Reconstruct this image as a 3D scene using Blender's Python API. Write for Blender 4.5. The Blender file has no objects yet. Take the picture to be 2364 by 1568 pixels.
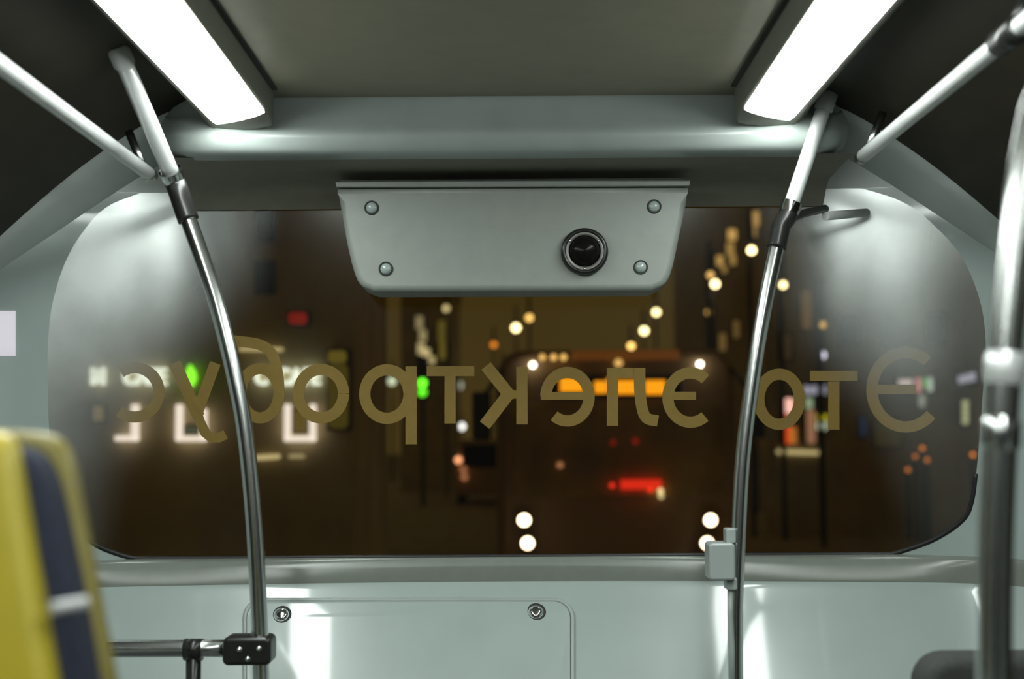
import bpy, bmesh, math, random
from mathutils import Vector, Matrix
random.seed(4)
C = bpy.context.scene.collection
SC = bpy.context.scene
PI = math.pi
W, H = 2364, 1568
# ------------------------------------------------------------------ camera, world, lights, exposure
E = 1.55                                   # eye height over the bus floor
FPX = W * 50 / 36
CAM = Vector((0, 0, E))
ROT = Matrix.Rotation(0.0024, 3, 'Z') @ Matrix.Rotation(PI / 2 + math.atan(238 / FPX), 3, 'X') @ Matrix.Rotation(math.radians(-0.35), 3, 'Z')
cd = bpy.data.cameras.new('camera'); cam = bpy.data.objects.new('camera', cd); C.objects.link(cam)
cam.matrix_world = Matrix.Translation(CAM) @ ROT.to_4x4()
cd.lens = 50; cd.sensor_width = 36; cd.clip_start = 0.05; cd.clip_end = 500
cd.dof.use_dof = True; cd.dof.focus_distance = 3.27; cd.dof.aperture_fstop = 2.3
SC.camera = cam
SC.view_settings.view_transform = 'Standard'; SC.view_settings.look = 'None'
SC.view_settings.exposure = 0.0; SC.view_settings.gamma = 1.0
SC.cycles.use_denoising = True
SC.cycles.max_bounces = 10; SC.cycles.transparent_max_bounces = 16
SC.cycles.sample_clamp_indirect = 8.0
wd = bpy.data.worlds.new('night_sky'); SC.world = wd; wd.use_nodes = True
wn = wd.node_tree.nodes; wl = wd.node_tree.links
tc = wn.new('ShaderNodeTexCoord'); sp = wn.new('ShaderNodeSeparateXYZ'); wl.new(tc.outputs['Generated'], sp.inputs[0])
rp = wn.new('ShaderNodeValToRGB'); wl.new(sp.outputs['Z'], rp.inputs[0])
rp.color_ramp.elements[0].position = 0.0; rp.color_ramp.elements[0].color = (0.062, 0.041, 0.0095, 1)   # sodium glow over the town
rp.color_ramp.elements[1].position = 0.45; rp.color_ramp.elements[1].color = (0.034, 0.024, 0.007, 1)
wl.new(rp.outputs[0], wn['Background'].inputs[0]); wn['Background'].inputs[1].default_value = 1.0
STRIP = 22.0                                # brightness of the two ceiling light strips


def at(px, py, Y):
    d = ROT @ Vector(((px - W / 2) / FPX, (H / 2 - py) / FPX, -1))
    return CAM + d * (Y / d.y)

# ------------------------------------------------------------------ materials
def mat(name, col, rough=0.5, metal=0.0, noise=0.0, nscale=30, bump=0.0, bscale=400, spec=0.5, coat=0.0):
    m = bpy.data.materials.new(name); m.use_nodes = True
    nt = m.node_tree; b = nt.nodes['Principled BSDF']
    b.inputs['Base Color'].default_value = (*col, 1); b.inputs['Roughness'].default_value = rough
    b.inputs['Metallic'].default_value = metal; b.inputs['Specular IOR Level'].default_value = spec
    b.inputs['Coat Weight'].default_value = coat; b.inputs['Coat Roughness'].default_value = 0.06
    t = nt.nodes.new('ShaderNodeTexCoord')
    if noise:
        n = nt.nodes.new('ShaderNodeTexNoise'); n.inputs['Scale'].default_value = nscale; n.inputs['Detail'].default_value = 5
        nt.links.new(t.outputs['Object'], n.inputs['Vector'])
        r = nt.nodes.new('ShaderNodeValToRGB')
        r.color_ramp.elements[0].position = 0.3; r.color_ramp.elements[0].color = (*[c * (1 - noise) for c in col], 1)
        r.color_ramp.elements[1].position = 0.7; r.color_ramp.elements[1].color = (*[min(1, c * (1 + noise)) for c in col], 1)
        nt.links.new(n.outputs['Fac'], r.inputs[0]); nt.links.new(r.outputs[0], b.inputs['Base Color'])
    if bump:
        n2 = nt.nodes.new('ShaderNodeTexNoise'); n2.inputs['Scale'].default_value = bscale
        nt.links.new(t.outputs['Object'], n2.inputs['Vector'])
        bp = nt.nodes.new('ShaderNodeBump'); bp.inputs['Strength'].default_value = bump; bp.inputs['Distance'].default_value = 0.002
        nt.links.new(n2.outputs['Fac'], bp.inputs['Height']); nt.links.new(bp.outputs[0], b.inputs['Normal'])
    return m

def emit(name, col, s, sample=False):
    m = bpy.data.materials.new(name); m.use_nodes = True
    nt = m.node_tree; b = nt.nodes['Principled BSDF']
    b.inputs['Base Color'].default_value = (0.1, 0.1, 0.1, 1)
    b.inputs['Emission Color'].default_value = (*col, 1); b.inputs['Emission Strength'].default_value = s
    if not sample: m.cycles.emission_sampling = 'NONE'
    return m

_em = {}
def em(col, s):
    k = (col, round(s, 3))
    if k not in _em: _em[k] = emit('lit_lamp', col, s)
    return _em[k]

M = {
 'plastic': mat('grey_moulded_plastic', (0.3528, 0.3969, 0.3780), 0.30, noise=0.04, nscale=12, bump=0.03, bscale=700),
 'panel': mat('grey_gloss_panel', (0.3654, 0.4347, 0.4158), 0.28, noise=0.03, nscale=9, coat=0.8),
 'ceil': mat('ceiling_panel_grey', (0.2646, 0.2520, 0.1827), 0.5, noise=0.05, nscale=14, bump=0.05, bscale=600),
 'corner': mat('pale_corner_lining', (0.50, 0.54, 0.52), 0.35, noise=0.03, nscale=10),
 'header_pale': mat('pale_moulding', (0.80, 0.84, 0.82), 0.35, noise=0.03),  # lining colour lightened to carry the glow of the light strips
 'ledge': mat('grey_ledge_strip', (0.21, 0.23, 0.20), 0.25, noise=0.04),  # same lining, darkened for the shade on its upright face
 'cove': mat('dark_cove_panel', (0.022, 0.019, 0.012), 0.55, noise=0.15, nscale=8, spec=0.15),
 'housing': mat('camera_cover_plastic', (0.2835, 0.3087, 0.2772), 0.42, noise=0.04, nscale=25, bump=0.06, bscale=500),
 'rubber': mat('black_rubber', (0.012, 0.012, 0.012), 0.5, noise=0.2),
 'soffit': mat('olive_grey_soffit', (0.2142, 0.2016, 0.1575), 0.7, noise=0.06),
 'black': mat('black_plastic', (0.014, 0.014, 0.013), 0.28, noise=0.2),
 'steel': mat('brushed_steel', (0.62, 0.64, 0.62), 0.22, 1.0, noise=0.05, nscale=60),
 'rail': mat('satin_rail', (0.86, 0.88, 0.87), 0.33, 0.45, noise=0.03),
 'chrome': mat('chrome', (0.78, 0.80, 0.78), 0.12, 1.0, noise=0.03),
 'yellow': mat('yellow_seat_plastic', (0.3906, 0.3150, 0.0158), 0.42, noise=0.05, nscale=18, bump=0.05),
 'olive': mat('olive_yellow_plastic', (0.17, 0.14, 0.018), 0.45, noise=0.05),  # seat yellow darkened to olive, shade put into the colour
 'navy': mat('navy_fabric', (0.0076, 0.0113, 0.0284), 0.85, noise=0.3, nscale=120, bump=0.3),
 'seatgrey': mat('dark_grey_fabric', (0.0378, 0.0410, 0.0378), 0.85, noise=0.2, nscale=100, bump=0.3),
 'floor': mat('grey_vinyl_floor', (0.0630, 0.0630, 0.0630), 0.5, noise=0.25, nscale=160),
 'lamp_housing': mat('lamp_housing_grey', (0.1512, 0.1512, 0.1197), 0.5, noise=0.05),
 'white': mat('white_plastic', (0.5040, 0.5166, 0.5040), 0.35, noise=0.02),
 'letter': mat('gold_vinyl_film', (0.3276, 0.2331, 0.0693), 0.6, noise=0.06, nscale=60),
 'ringgrey': mat('dull_grey_metal', (0.22, 0.22, 0.20), 0.4, 0.6, noise=0.1),
 'dome': mat('smoked_dome', (0.008, 0.007, 0.006), 0.2, spec=0.12, noise=0.1),
 'asphalt': mat('wet_asphalt', (0.40, 0.33, 0.22), 0.65, noise=0.3, nscale=3),
 'facade': mat('dark_stucco', (0.50, 0.42, 0.25), 0.85, noise=0.2, nscale=1.2),
 'busbody': mat('bus_paint', (0.45, 0.30, 0.16), 0.3, noise=0.1),
 'screenglass': mat('dusty_windscreen', (0.42, 0.29, 0.09), 0.35, noise=0.5, nscale=1.5),
 'darkglass': mat('dark_glass', (0.008, 0.007, 0.005), 0.08, noise=0.1),
 'lamp_metal': mat('lamp_post_paint', (0.03, 0.028, 0.022), 0.6, noise=0.2),
 'strip': emit('light_strip_diffuser', (0.93, 1.0, 0.96), STRIP, True),
}

def glass_mat(name, tint, dust, refl, edge):  # dust: thin dust film together with the painted corner haze
    m = bpy.data.materials.new(name); m.use_nodes = True; nt = m.node_tree; N = nt.nodes; L = nt.links
    N.remove(N['Principled BSDF']); out = N['Material Output']
    tr = N.new('ShaderNodeBsdfTransparent'); tr.inputs[0].default_value = (*tint, 1)
    gl = N.new('ShaderNodeBsdfGlossy'); gl.inputs['Roughness'].default_value = 0.16; gl.inputs['Color'].default_value = (0.9, 0.95, 0.93, 1)
    df = N.new('ShaderNodeBsdfDiffuse'); df.inputs[0].default_value = (0.84, 0.88, 0.86, 1)
    fr = N.new('ShaderNodeFresnel'); fr.inputs[0].default_value = 1.45
    mu = N.new('ShaderNodeMath'); mu.operation = 'MULTIPLY'; mu.inputs[1].default_value = refl; L.new(fr.outputs[0], mu.inputs[0])
    m1 = N.new('ShaderNodeMixShader'); L.new(mu.outputs[0], m1.inputs[0]); L.new(tr.outputs[0], m1.inputs[1]); L.new(gl.outputs[0], m1.inputs[2])
    # thin dust film, corner haze painted for reflected strip glow, broken up by noise
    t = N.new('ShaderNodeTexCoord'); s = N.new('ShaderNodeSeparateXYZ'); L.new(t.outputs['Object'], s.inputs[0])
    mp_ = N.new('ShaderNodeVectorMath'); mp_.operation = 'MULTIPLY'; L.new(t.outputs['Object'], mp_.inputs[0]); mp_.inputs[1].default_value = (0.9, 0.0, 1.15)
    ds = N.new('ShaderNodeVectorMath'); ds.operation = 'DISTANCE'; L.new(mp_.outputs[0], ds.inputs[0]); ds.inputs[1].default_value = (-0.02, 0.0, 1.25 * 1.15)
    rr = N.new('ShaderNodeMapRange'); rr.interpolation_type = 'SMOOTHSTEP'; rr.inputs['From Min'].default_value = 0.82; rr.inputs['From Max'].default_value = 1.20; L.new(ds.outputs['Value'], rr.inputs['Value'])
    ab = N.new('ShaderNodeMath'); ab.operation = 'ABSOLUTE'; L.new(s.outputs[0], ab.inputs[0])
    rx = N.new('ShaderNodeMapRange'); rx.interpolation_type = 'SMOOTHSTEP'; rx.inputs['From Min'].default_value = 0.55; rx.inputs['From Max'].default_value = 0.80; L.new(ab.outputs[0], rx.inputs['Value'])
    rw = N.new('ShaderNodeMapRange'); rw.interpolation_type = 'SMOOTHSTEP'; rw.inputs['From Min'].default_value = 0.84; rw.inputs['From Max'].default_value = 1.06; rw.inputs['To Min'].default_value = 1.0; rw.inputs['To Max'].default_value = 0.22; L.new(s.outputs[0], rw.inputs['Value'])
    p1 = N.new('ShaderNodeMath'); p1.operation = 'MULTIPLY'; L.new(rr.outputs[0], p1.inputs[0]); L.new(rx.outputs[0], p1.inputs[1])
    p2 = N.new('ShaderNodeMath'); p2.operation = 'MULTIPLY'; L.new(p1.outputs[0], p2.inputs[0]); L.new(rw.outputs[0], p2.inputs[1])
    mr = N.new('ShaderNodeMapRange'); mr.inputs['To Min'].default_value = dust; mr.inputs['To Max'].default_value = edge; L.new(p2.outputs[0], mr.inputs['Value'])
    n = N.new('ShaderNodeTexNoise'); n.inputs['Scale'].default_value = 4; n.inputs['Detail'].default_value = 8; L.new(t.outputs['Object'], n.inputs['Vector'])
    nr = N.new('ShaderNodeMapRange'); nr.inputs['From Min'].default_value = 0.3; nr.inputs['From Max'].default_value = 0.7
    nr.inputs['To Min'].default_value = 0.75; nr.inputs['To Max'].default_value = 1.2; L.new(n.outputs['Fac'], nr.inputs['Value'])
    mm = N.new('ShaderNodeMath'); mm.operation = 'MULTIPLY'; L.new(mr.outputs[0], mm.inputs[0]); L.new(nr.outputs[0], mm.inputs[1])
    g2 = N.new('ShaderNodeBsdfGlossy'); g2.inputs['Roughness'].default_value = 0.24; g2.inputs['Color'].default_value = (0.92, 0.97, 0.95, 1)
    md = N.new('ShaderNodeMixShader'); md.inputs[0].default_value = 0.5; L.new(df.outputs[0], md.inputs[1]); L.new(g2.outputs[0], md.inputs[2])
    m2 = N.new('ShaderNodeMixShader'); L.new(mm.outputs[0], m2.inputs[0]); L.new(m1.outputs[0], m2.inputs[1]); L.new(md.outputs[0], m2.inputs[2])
    L.new(m2.outputs[0], out.inputs[0])
    return m
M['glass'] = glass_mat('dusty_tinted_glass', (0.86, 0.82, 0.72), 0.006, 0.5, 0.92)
M['sideglass'] = glass_mat('side_window_glass', (0.4, 0.38, 0.33), 0.01, 1.0, 0.01)

# ------------------------------------------------------------------ mesh helpers
def link(name, me, m=None, parent=None):
    o = bpy.data.objects.new(name, me); C.objects.link(o)
    if m is not None: me.materials.append(m)
    if parent is not None: o.parent = parent
    return o

class MB:
    def __init__(s): s.v = []; s.f = []; s.sm = []
    def add(s, vs, fs, smooth=True):
        b = len(s.v); s.v += [Vector(v) for v in vs]
        for i, f in enumerate(fs):
            s.f.append([b + k for k in f]); s.sm.append(smooth if isinstance(smooth, bool) else smooth[i])
        return s
    def box(s, lo, hi, bev=0.0, fn=None):
        bm = bmesh.new(); bmesh.ops.create_cube(bm, size=1)
        for v in bm.verts: v.co = Vector([(lo[k] + hi[k]) / 2 + v.co[k] * (hi[k] - lo[k]) for k in range(3)])
        if bev: bmesh.ops.bevel(bm, geom=bm.edges[:], offset=bev, segments=3, affect='EDGES', profile=0.5)
        bm.verts.index_update()
        vs = [v.co.copy() for v in bm.verts]
        if fn: vs = [fn(v) for v in vs]
        s.add(vs, [[v.index for v in f.verts] for f in bm.faces], False); bm.free(); return s
    def grid(s, rows, smooth=True, closed=False):
        n = len(rows[0]); vs = [p for r in rows for p in r]; fs = []
        for i in range(len(rows) - 1):
            for j in range(n if closed else n - 1):
                k = (j + 1) % n
                fs.append([i * n + j, i * n + k, (i + 1) * n + k, (i + 1) * n + j])
        return s.add(vs, fs, smooth)
    def tube(s, path, r, n=20, caps=True):
        path = [Vector(p) for p in path]; rows = []; up = None
        rr = r if isinstance(r, (list, tuple)) else [r] * len(path)
        for i, p in enumerate(path):
            t = (path[min(i + 1, len(path) - 1)] - path[max(i - 1, 0)]).normalized()
            if up is None:
                up = Vector((0, 0, 1)) if abs(t.z) < 0.9 else Vector((1, 0, 0))
            a = (up - t * up.dot(t)).normalized(); b = t.cross(a); up = a
            rows.append([p + (a * math.cos(q) + b * math.sin(q)) * rr[i] for q in [2 * PI * k / n for k in range(n)]])
        s.grid(rows, True, True)
        if caps:
            s.add(rows[0], [list(range(n))[::-1]], False); s.add(rows[-1], [list(range(n))], False)
        return s
    def lathe(s, prof, org, axis, n=32):
        """prof: list of (radius, height along axis)"""
        axis = Vector(axis).normalized(); a = axis.orthogonal().normalized(); b = axis.cross(a); org = Vector(org)
        rows = [[org + axis * h + (a * math.cos(q) + b * math.sin(q)) * max(r, 1e-5) for q in [2 * PI * k / n for k in range(n)]] for r, h in prof]
        return s.grid(rows, True, True)
    def plate(s, loop, fn, d0, d1, bev, seg=5):
        """outline (u,v) extruded from depth d0 (back) to d1 (front), rounded front edge, fn maps (u,v,d) to a point"""
        n = len(loop); P = [Vector(p) for p in loop]; sg = 1 if d1 > d0 else -1
        area = sum(P[i].x * P[(i + 1) % n].y - P[(i + 1) % n].x * P[i].y for i in range(n))
        nm = []
        for i in range(n):
            e = (P[(i + 1) % n] - P[i - 1]).normalized(); q = Vector((-e.y, e.x)); nm.append(q if area > 0 else -q)
        rows = [[fn(p.x, p.y, d0) for p in P]]
        for k in range(seg + 1):
            t = PI / 2 * k / seg; ins = bev * (1 - math.cos(t)); dd = d1 - sg * bev * (1 - math.sin(t))
            rows.append([fn(p.x + q.x * ins, p.y + q.y * ins, dd) for p, q in zip(P, nm)])
        s.grid(rows, True, True); s.add(rows[-1], [list(range(n))], False); return s
    def build(s, name, m, parent=None):
        me = bpy.data.meshes.new(name); me.from_pydata([tuple(v) for v in s.v], [], s.f)
        for p, q in zip(me.polygons, s.sm): p.use_smooth = q
        bm = bmesh.new(); bm.from_mesh(me); bmesh.ops.remove_doubles(bm, verts=bm.verts[:], dist=1e-5); bmesh.ops.recalc_face_normals(bm, faces=bm.faces[:]); bm.to_mesh(me); bm.free()
        o = link(name, me, m, parent)
        return o

def tag(o, label, cat, group=None, kind=None):
    o['label'] = label; o['category'] = cat
    if group: o['group'] = group
    if kind: o['kind'] = kind
    return o
def thing(name, label, cat, loc, group=None):
    o = bpy.data.objects.new(name, None); C.objects.link(o); o.location = loc; o.empty_display_size = 0.1
    o.matrix_world = Matrix.Translation(Vector(loc))
    return tag(o, label, cat, group)
def part(mb, name, m, parent):
    """mesh given in world coordinates, parented to a thing (or part of it) without moving"""
    base = Vector((0, 0, 0)); q = parent
    while q is not None: base += q.location; q = q.parent
    for v in mb.v: v -= base
    return mb.build(name, m, parent)
def struct(mb, name, m, label):
    o = mb.build(name, m); o['kind'] = 'structure'; o['label'] = label; return o
def lin(a, b, n): return [a + (b - a) * i / (n - 1) for i in range(n)]
def interp(tab, y):
    for (y0, x0), (y1, x1) in zip(tab, tab[1:]):
        if y <= y1: 
            t = (y - y0) / (y1 - y0); return x0 + (x1 - x0) * t
    return tab[-1][1]
def smooth(pts, n=60):
    """Catmull-Rom through points"""
    P = [Vector(p) for p in pts]; P = [P[0] * 2 - P[1]] + P + [P[-1] * 2 - P[-2]]; out = []
    m = len(P) - 3
    for k in range(n + 1):
        f = k / n * m; i = min(int(f), m - 1); t = f - i; a, b, c, d = P[i:i + 4]
        out.append(0.5 * ((2 * b) + (c - a) * t + (2 * a - 5 * b + 4 * c - d) * t * t + (3 * b - a - 3 * c + d) * t ** 3))
    return out
def rrect(u0, v0, u1, v1, r, n=6):
    out = []
    for cx, cy, a0 in ((u1 - r, v0 + r, -90), (u1 - r, v1 - r, 0), (u0 + r, v1 - r, 90), (u0 + r, v0 + r, 180)):
        for k in range(n + 1):
            a = math.radians(a0 + 90 * k / n); out.append((cx + r * math.cos(a), cy + r * math.sin(a)))
    return out

# ------------------------------------------------------------------ shape of the bus rear
XC = -0.0225                                # middle of the bus
HW = 1.24                                   # half width inside
ZC = E + 0.748                              # ceiling
ZB = E - 0.277                              # bottom of the rear window
def dyc(x):
    t = max(0, min(0.995, (abs(x - XC) - 0.70) / 0.545)); return -0.45 * (1 - math.sqrt(1 - t * t))
def Ys(x, z): return 3.43 - 0.055 * (z - ZB) + dyc(x)
def surf(px, py, off=0.0):
    Y = 3.4
    for _ in range(40):
        p = at(px, py, Y); Y += 0.5 * (Ys(p.x, p.z) + off - Y)
    return at(px, py, Y)

# window outline in rows: y of the photograph -> left and right edge
LE = [(440, 325), (470, 250), (520, 198), (600, 150), (700, 120), (800, 110), (900, 110), (1000, 115), (1100, 130), (1180, 152), (1225, 185), (1255, 225), (1275, 275), (1285, 315)]
RE = [(440, 1990), (470, 2080), (520, 2150), (600, 2220), (700, 2262), (800, 2276), (900, 2270), (1100, 2254), (1180, 2240), (1215, 2215), (1245, 2170), (1265, 2125), (1285, 2060)]
LE = sorted((p.x, p.y) for p in smooth([(a, b, 0) for a, b in LE], 90)); RE = sorted((p.x, p.y) for p in smooth([(a, b, 0) for a, b in RE], 90))
ys_ = sorted(set([440, 443, 447, 452, 458, 465, 473, 483, 495, 510, 1100] + list(range(520, 1180, 20)) + list(range(1180, 1286, 7)) + [1285]))
def wrow(y, n=41, off=0.0):
    a, b = interp(LE, y), interp(RE, y)
    return [surf(x, y + (1182 - x) * 0.0062, off) for x in lin(a, b, n)]
rows = [wrow(y) for y in ys_]
g = MB().grid(rows)
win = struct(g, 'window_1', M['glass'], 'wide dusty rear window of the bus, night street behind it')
win['label'] = 'wide dusty rear window with rounded corners'
# shell round the window: corner posts, strip above, all one moulded lining
sh = MB()
def sidecols(p, sgn, n=14):
    xs = XC + sgn * HW; out = []
    for k in range(n + 1):
        t = math.sin(PI / 2 * k / n); x = p.x + (xs - p.x) * t
        out.append(Vector((x, Ys(x, p.z) if k else p.y, p.z)))
    return out
L_ = [sidecols(r[0], -1) for r in rows]; R_ = [sidecols(r[-1], 1) for r in rows]
def lift(p, z): return Vector((p.x, Ys(p.x, z), z))
top = list(reversed(L_[0])) + rows[0][1:-1] + R_[0]
up_ = MB().grid([[lift(p, p.z + (ZC + 0.02 - p.z) * k / 5) if k else p for p in top] for k in range(6)])
struct(up_, 'trim_10', M['header_pale'], 'pale moulding over the top corners of the rear window')
for B in (L_, R_): sh.grid(B)
# lower lining: ledge under the glass and the sloping engine cover
TILT = math.radians(37)
FY, FZ = -0.020, -0.052                     # foot of the short upright face under the glass, from the glass edge
def Yl(x):                                  # lining below the glass: flat almost to the sides
    t = max(0, min(0.995, (abs(x - XC) - 0.99) / 0.255)); return 3.43 - 0.09 * (x - XC) ** 2 - 0.22 * (1 - math.sqrt(1 - t * t))
PR = [(0.0, 0.0), (-0.014, -0.002), (-0.020, -0.006), (-0.0205, -0.02), (-0.0205, -0.048), (FY, FZ), (FY - .006, FZ - .006)]
for q_ in lin(0.02, 0.42, 9): PR.append((FY - q_ * math.sin(TILT), FZ - q_ * math.cos(TILT)))
PR += [(PR[-1][0] - 0.008, PR[-1][1] - 0.03), (PR[-1][0] - 0.01, -ZB)]
bot = list(reversed(L_[-1])) + rows[-1][1:-1] + R_[-1]
low = []
for i, (a, b) in enumerate(PR):
    k = min(1, i / 4)
    low.append([Vector((p.x, (p.y * (1 - k) + min(Yl(p.x), p.y + .01) * k) + a, max(0, p.z + (ZB - p.z) * k + b))) for p in bot])
sh.grid(low[5:]); struct(MB().grid(low[:6]), 'trim_9', M['ledge'], 'narrow darker grey ledge under the rear window')
struct(sh, 'wall_back', M['panel'], 'glossy grey moulded lining round and below the rear window')
def wall(px, py, off=0.0):
    """point on the sloping cover under the window, off metres in front of it"""
    n = Vector((0, -math.cos(TILT), math.sin(TILT))); Y = 3.2
    for _ in range(40):
        p = at(px, py, Y); yt = Yl(p.x) + FY - (ZB + FZ - p.z) * math.tan(TILT)
        Y += 0.5 * (yt - Y)
    return at(px, py, Y) + n * off
# rubber seal round the pane
i0 = ys_.index(1100)
loop = [r[0] for r in rows[i0:]] + rows[-1][1:-1] + [r[-1] for r in reversed(rows[i0:])]
loop = [p + Vector((0, 0.002, 0)) for p in smooth(loop, 160)]
struct(MB().tube(loop, 0.006, 8), 'trim_1', M['rubber'], 'thin black rubber seal round the rear window')
# ceiling: flat middle panel, two dark coves, header over the window
Y0 = -3.0
cl = MB()
cl.grid([[Vector((x, y, ZC)) for x in lin(-0.72 + XC, 0.72 + XC, 5)] for y in lin(Y0, 3.035, 5)])
cl.grid([[Vector((x, y, ZC + 0.1)) for x in lin(-1.4, 1.4, 3)] for y in (Y0, 3.6)])
struct(cl, 'ceiling', M['ceil'], 'flat grey ceiling panel between the light strips')
def cove(sgn):
    pr = [(0.685, 0.748), (0.78, 0.705), (0.92, 0.61), (1.05, 0.50), (1.15, 0.40), (1.215, 0.30), (1.24, 0.22)]
    pr = [(p.x, p.y) for p in smooth([(a, b, 0) for a, b in pr], 24)]
    m = MB(); rowsY = lin(Y0, 2.75, 8) + lin(2.85, 3.07, 4)
    m.grid([[Vector((XC + sgn * a, min(y, Ys(XC + sgn * a, E + b) + .006), E + b)) for a, b in pr] for y in rowsY])
    return m
def corner(sgn):      # pale moulded lining from the end of the cove to the rear post
    pr = [(0.66, 0.760), (0.78, 0.705), (0.92, 0.61), (1.05, 0.50), (1.15, 0.40), (1.215, 0.30), (1.24, 0.22), (1.24, 0.0), (1.24, -.3)]
    pr = [(p.x, p.y) for p in smooth([(a, b, 0) for a, b in pr], 32)]
    R = []
    for k in range(12):
        f = k / 11; row = []
        for a, b in pr:
            x = XC + sgn * a; y1 = Ys(x, E + b) + .004; y0 = min(3.07, y1 - .002); ins = 0.012 * (1 - math.cos(PI / 2 * max(0, 1 - f * 5)))
            row.append(Vector((x - sgn * (0.004 - ins), y0 + (y1 - y0) * f, E + b - 0.004 + ins)))
        R.append(row)
    return MB().grid(R)
struct(corner(-1), 'trim_7', M['corner'], 'pale corner lining left of the rear window')
struct(corner(1), 'trim_8', M['corner'], 'pale corner lining right of the rear window')
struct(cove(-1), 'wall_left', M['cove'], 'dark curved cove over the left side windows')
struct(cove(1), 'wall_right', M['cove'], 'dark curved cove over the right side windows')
hd = MB()
hp = [(3.035, 0.752), (3.03, 0.745), (3.026, 0.72), (3.018, 0.69), (3.006, 0.668), (3.004, 0.655), (3.010, 0.638), (3.022, 0.626), (3.045, 0.620), (3.07, 0.619)]
hp = smooth([(0, a, b) for a, b in hp], 40)
def hend(u):      # header ends round off into the corner posts
    return 0
hx = lin(-0.76, 0.76, 41)
def hpt(x, p):
    t = max(0, (abs(x) - 0.64) / 0.12); bend = 0.10 * (1 - math.sqrt(max(0, 1 - t * t)))
    return Vector((XC + x, min(3.40, p.y + bend), E + p.z + 0.35 * bend * (1 if p.z < .7 else 0)))
hd.grid([[hpt(x, p) for x in hx] for p in hp])
struct(hd, 'trim_2', M['plastic'], 'rounded grey header between ceiling and rear window')
sf = MB(); sf.grid([[Vector((XC + x, y, E + z)) for x in lin(-.76, .76, 9)] for y, z in ((3.05, .6215), (3.2, .618), (3.30, .612), (3.33, .598), (3.372, .560))])
struct(sf, 'trim_6', M['soffit'], 'dark soffit behind the header over the window')
# body sides and floor
for sgn, nm, wn_ in ((-1, 'trim_3', 'window_2'), (1, 'trim_4', 'window_3')):
    x0 = XC + sgn * HW; xa, xb = sorted((x0, x0 + sgn * 0.05)); m = MB()
    m.box((xa, Y0, -0.02), (xb, 3.1, 0.95))
    m.box((xa, Y0, E + 0.20), (xb, 3.1, E + 0.85))
    for y in (-3.0, -1.3, 0.6, 2.5): m.box((xa, y, 0.95), (xb, y + (0.62 if y == 2.5 else 0.12), E + 0.20))
    struct(m, nm, M['plastic'], 'grey side lining with window posts, %s side' % ('left' if sgn < 0 else 'right'))
    xm = x0 + sgn * 0.03; m = MB(); m.box((xm - .003, Y0, 0.95), (xm + .003, 2.5, E + 0.20))
    struct(m, wn_, M['sideglass'], 'dark side window of the bus, %s side' % ('left' if sgn < 0 else 'right'))
m = MB(); m.box((XC - HW - .05, Y0, -0.06), (XC + HW + .05, 3.45, 0.0)); struct(m, 'floor', M['floor'], 'dark grey vinyl floor of the bus')
m = MB(); m.box((XC - HW - .05, Y0 - .05, -0.06), (XC + HW + .05, Y0, ZC + .1)); struct(m, 'wall_front', M['cove'], 'dark bulkhead at the far front of the bus')

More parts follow.
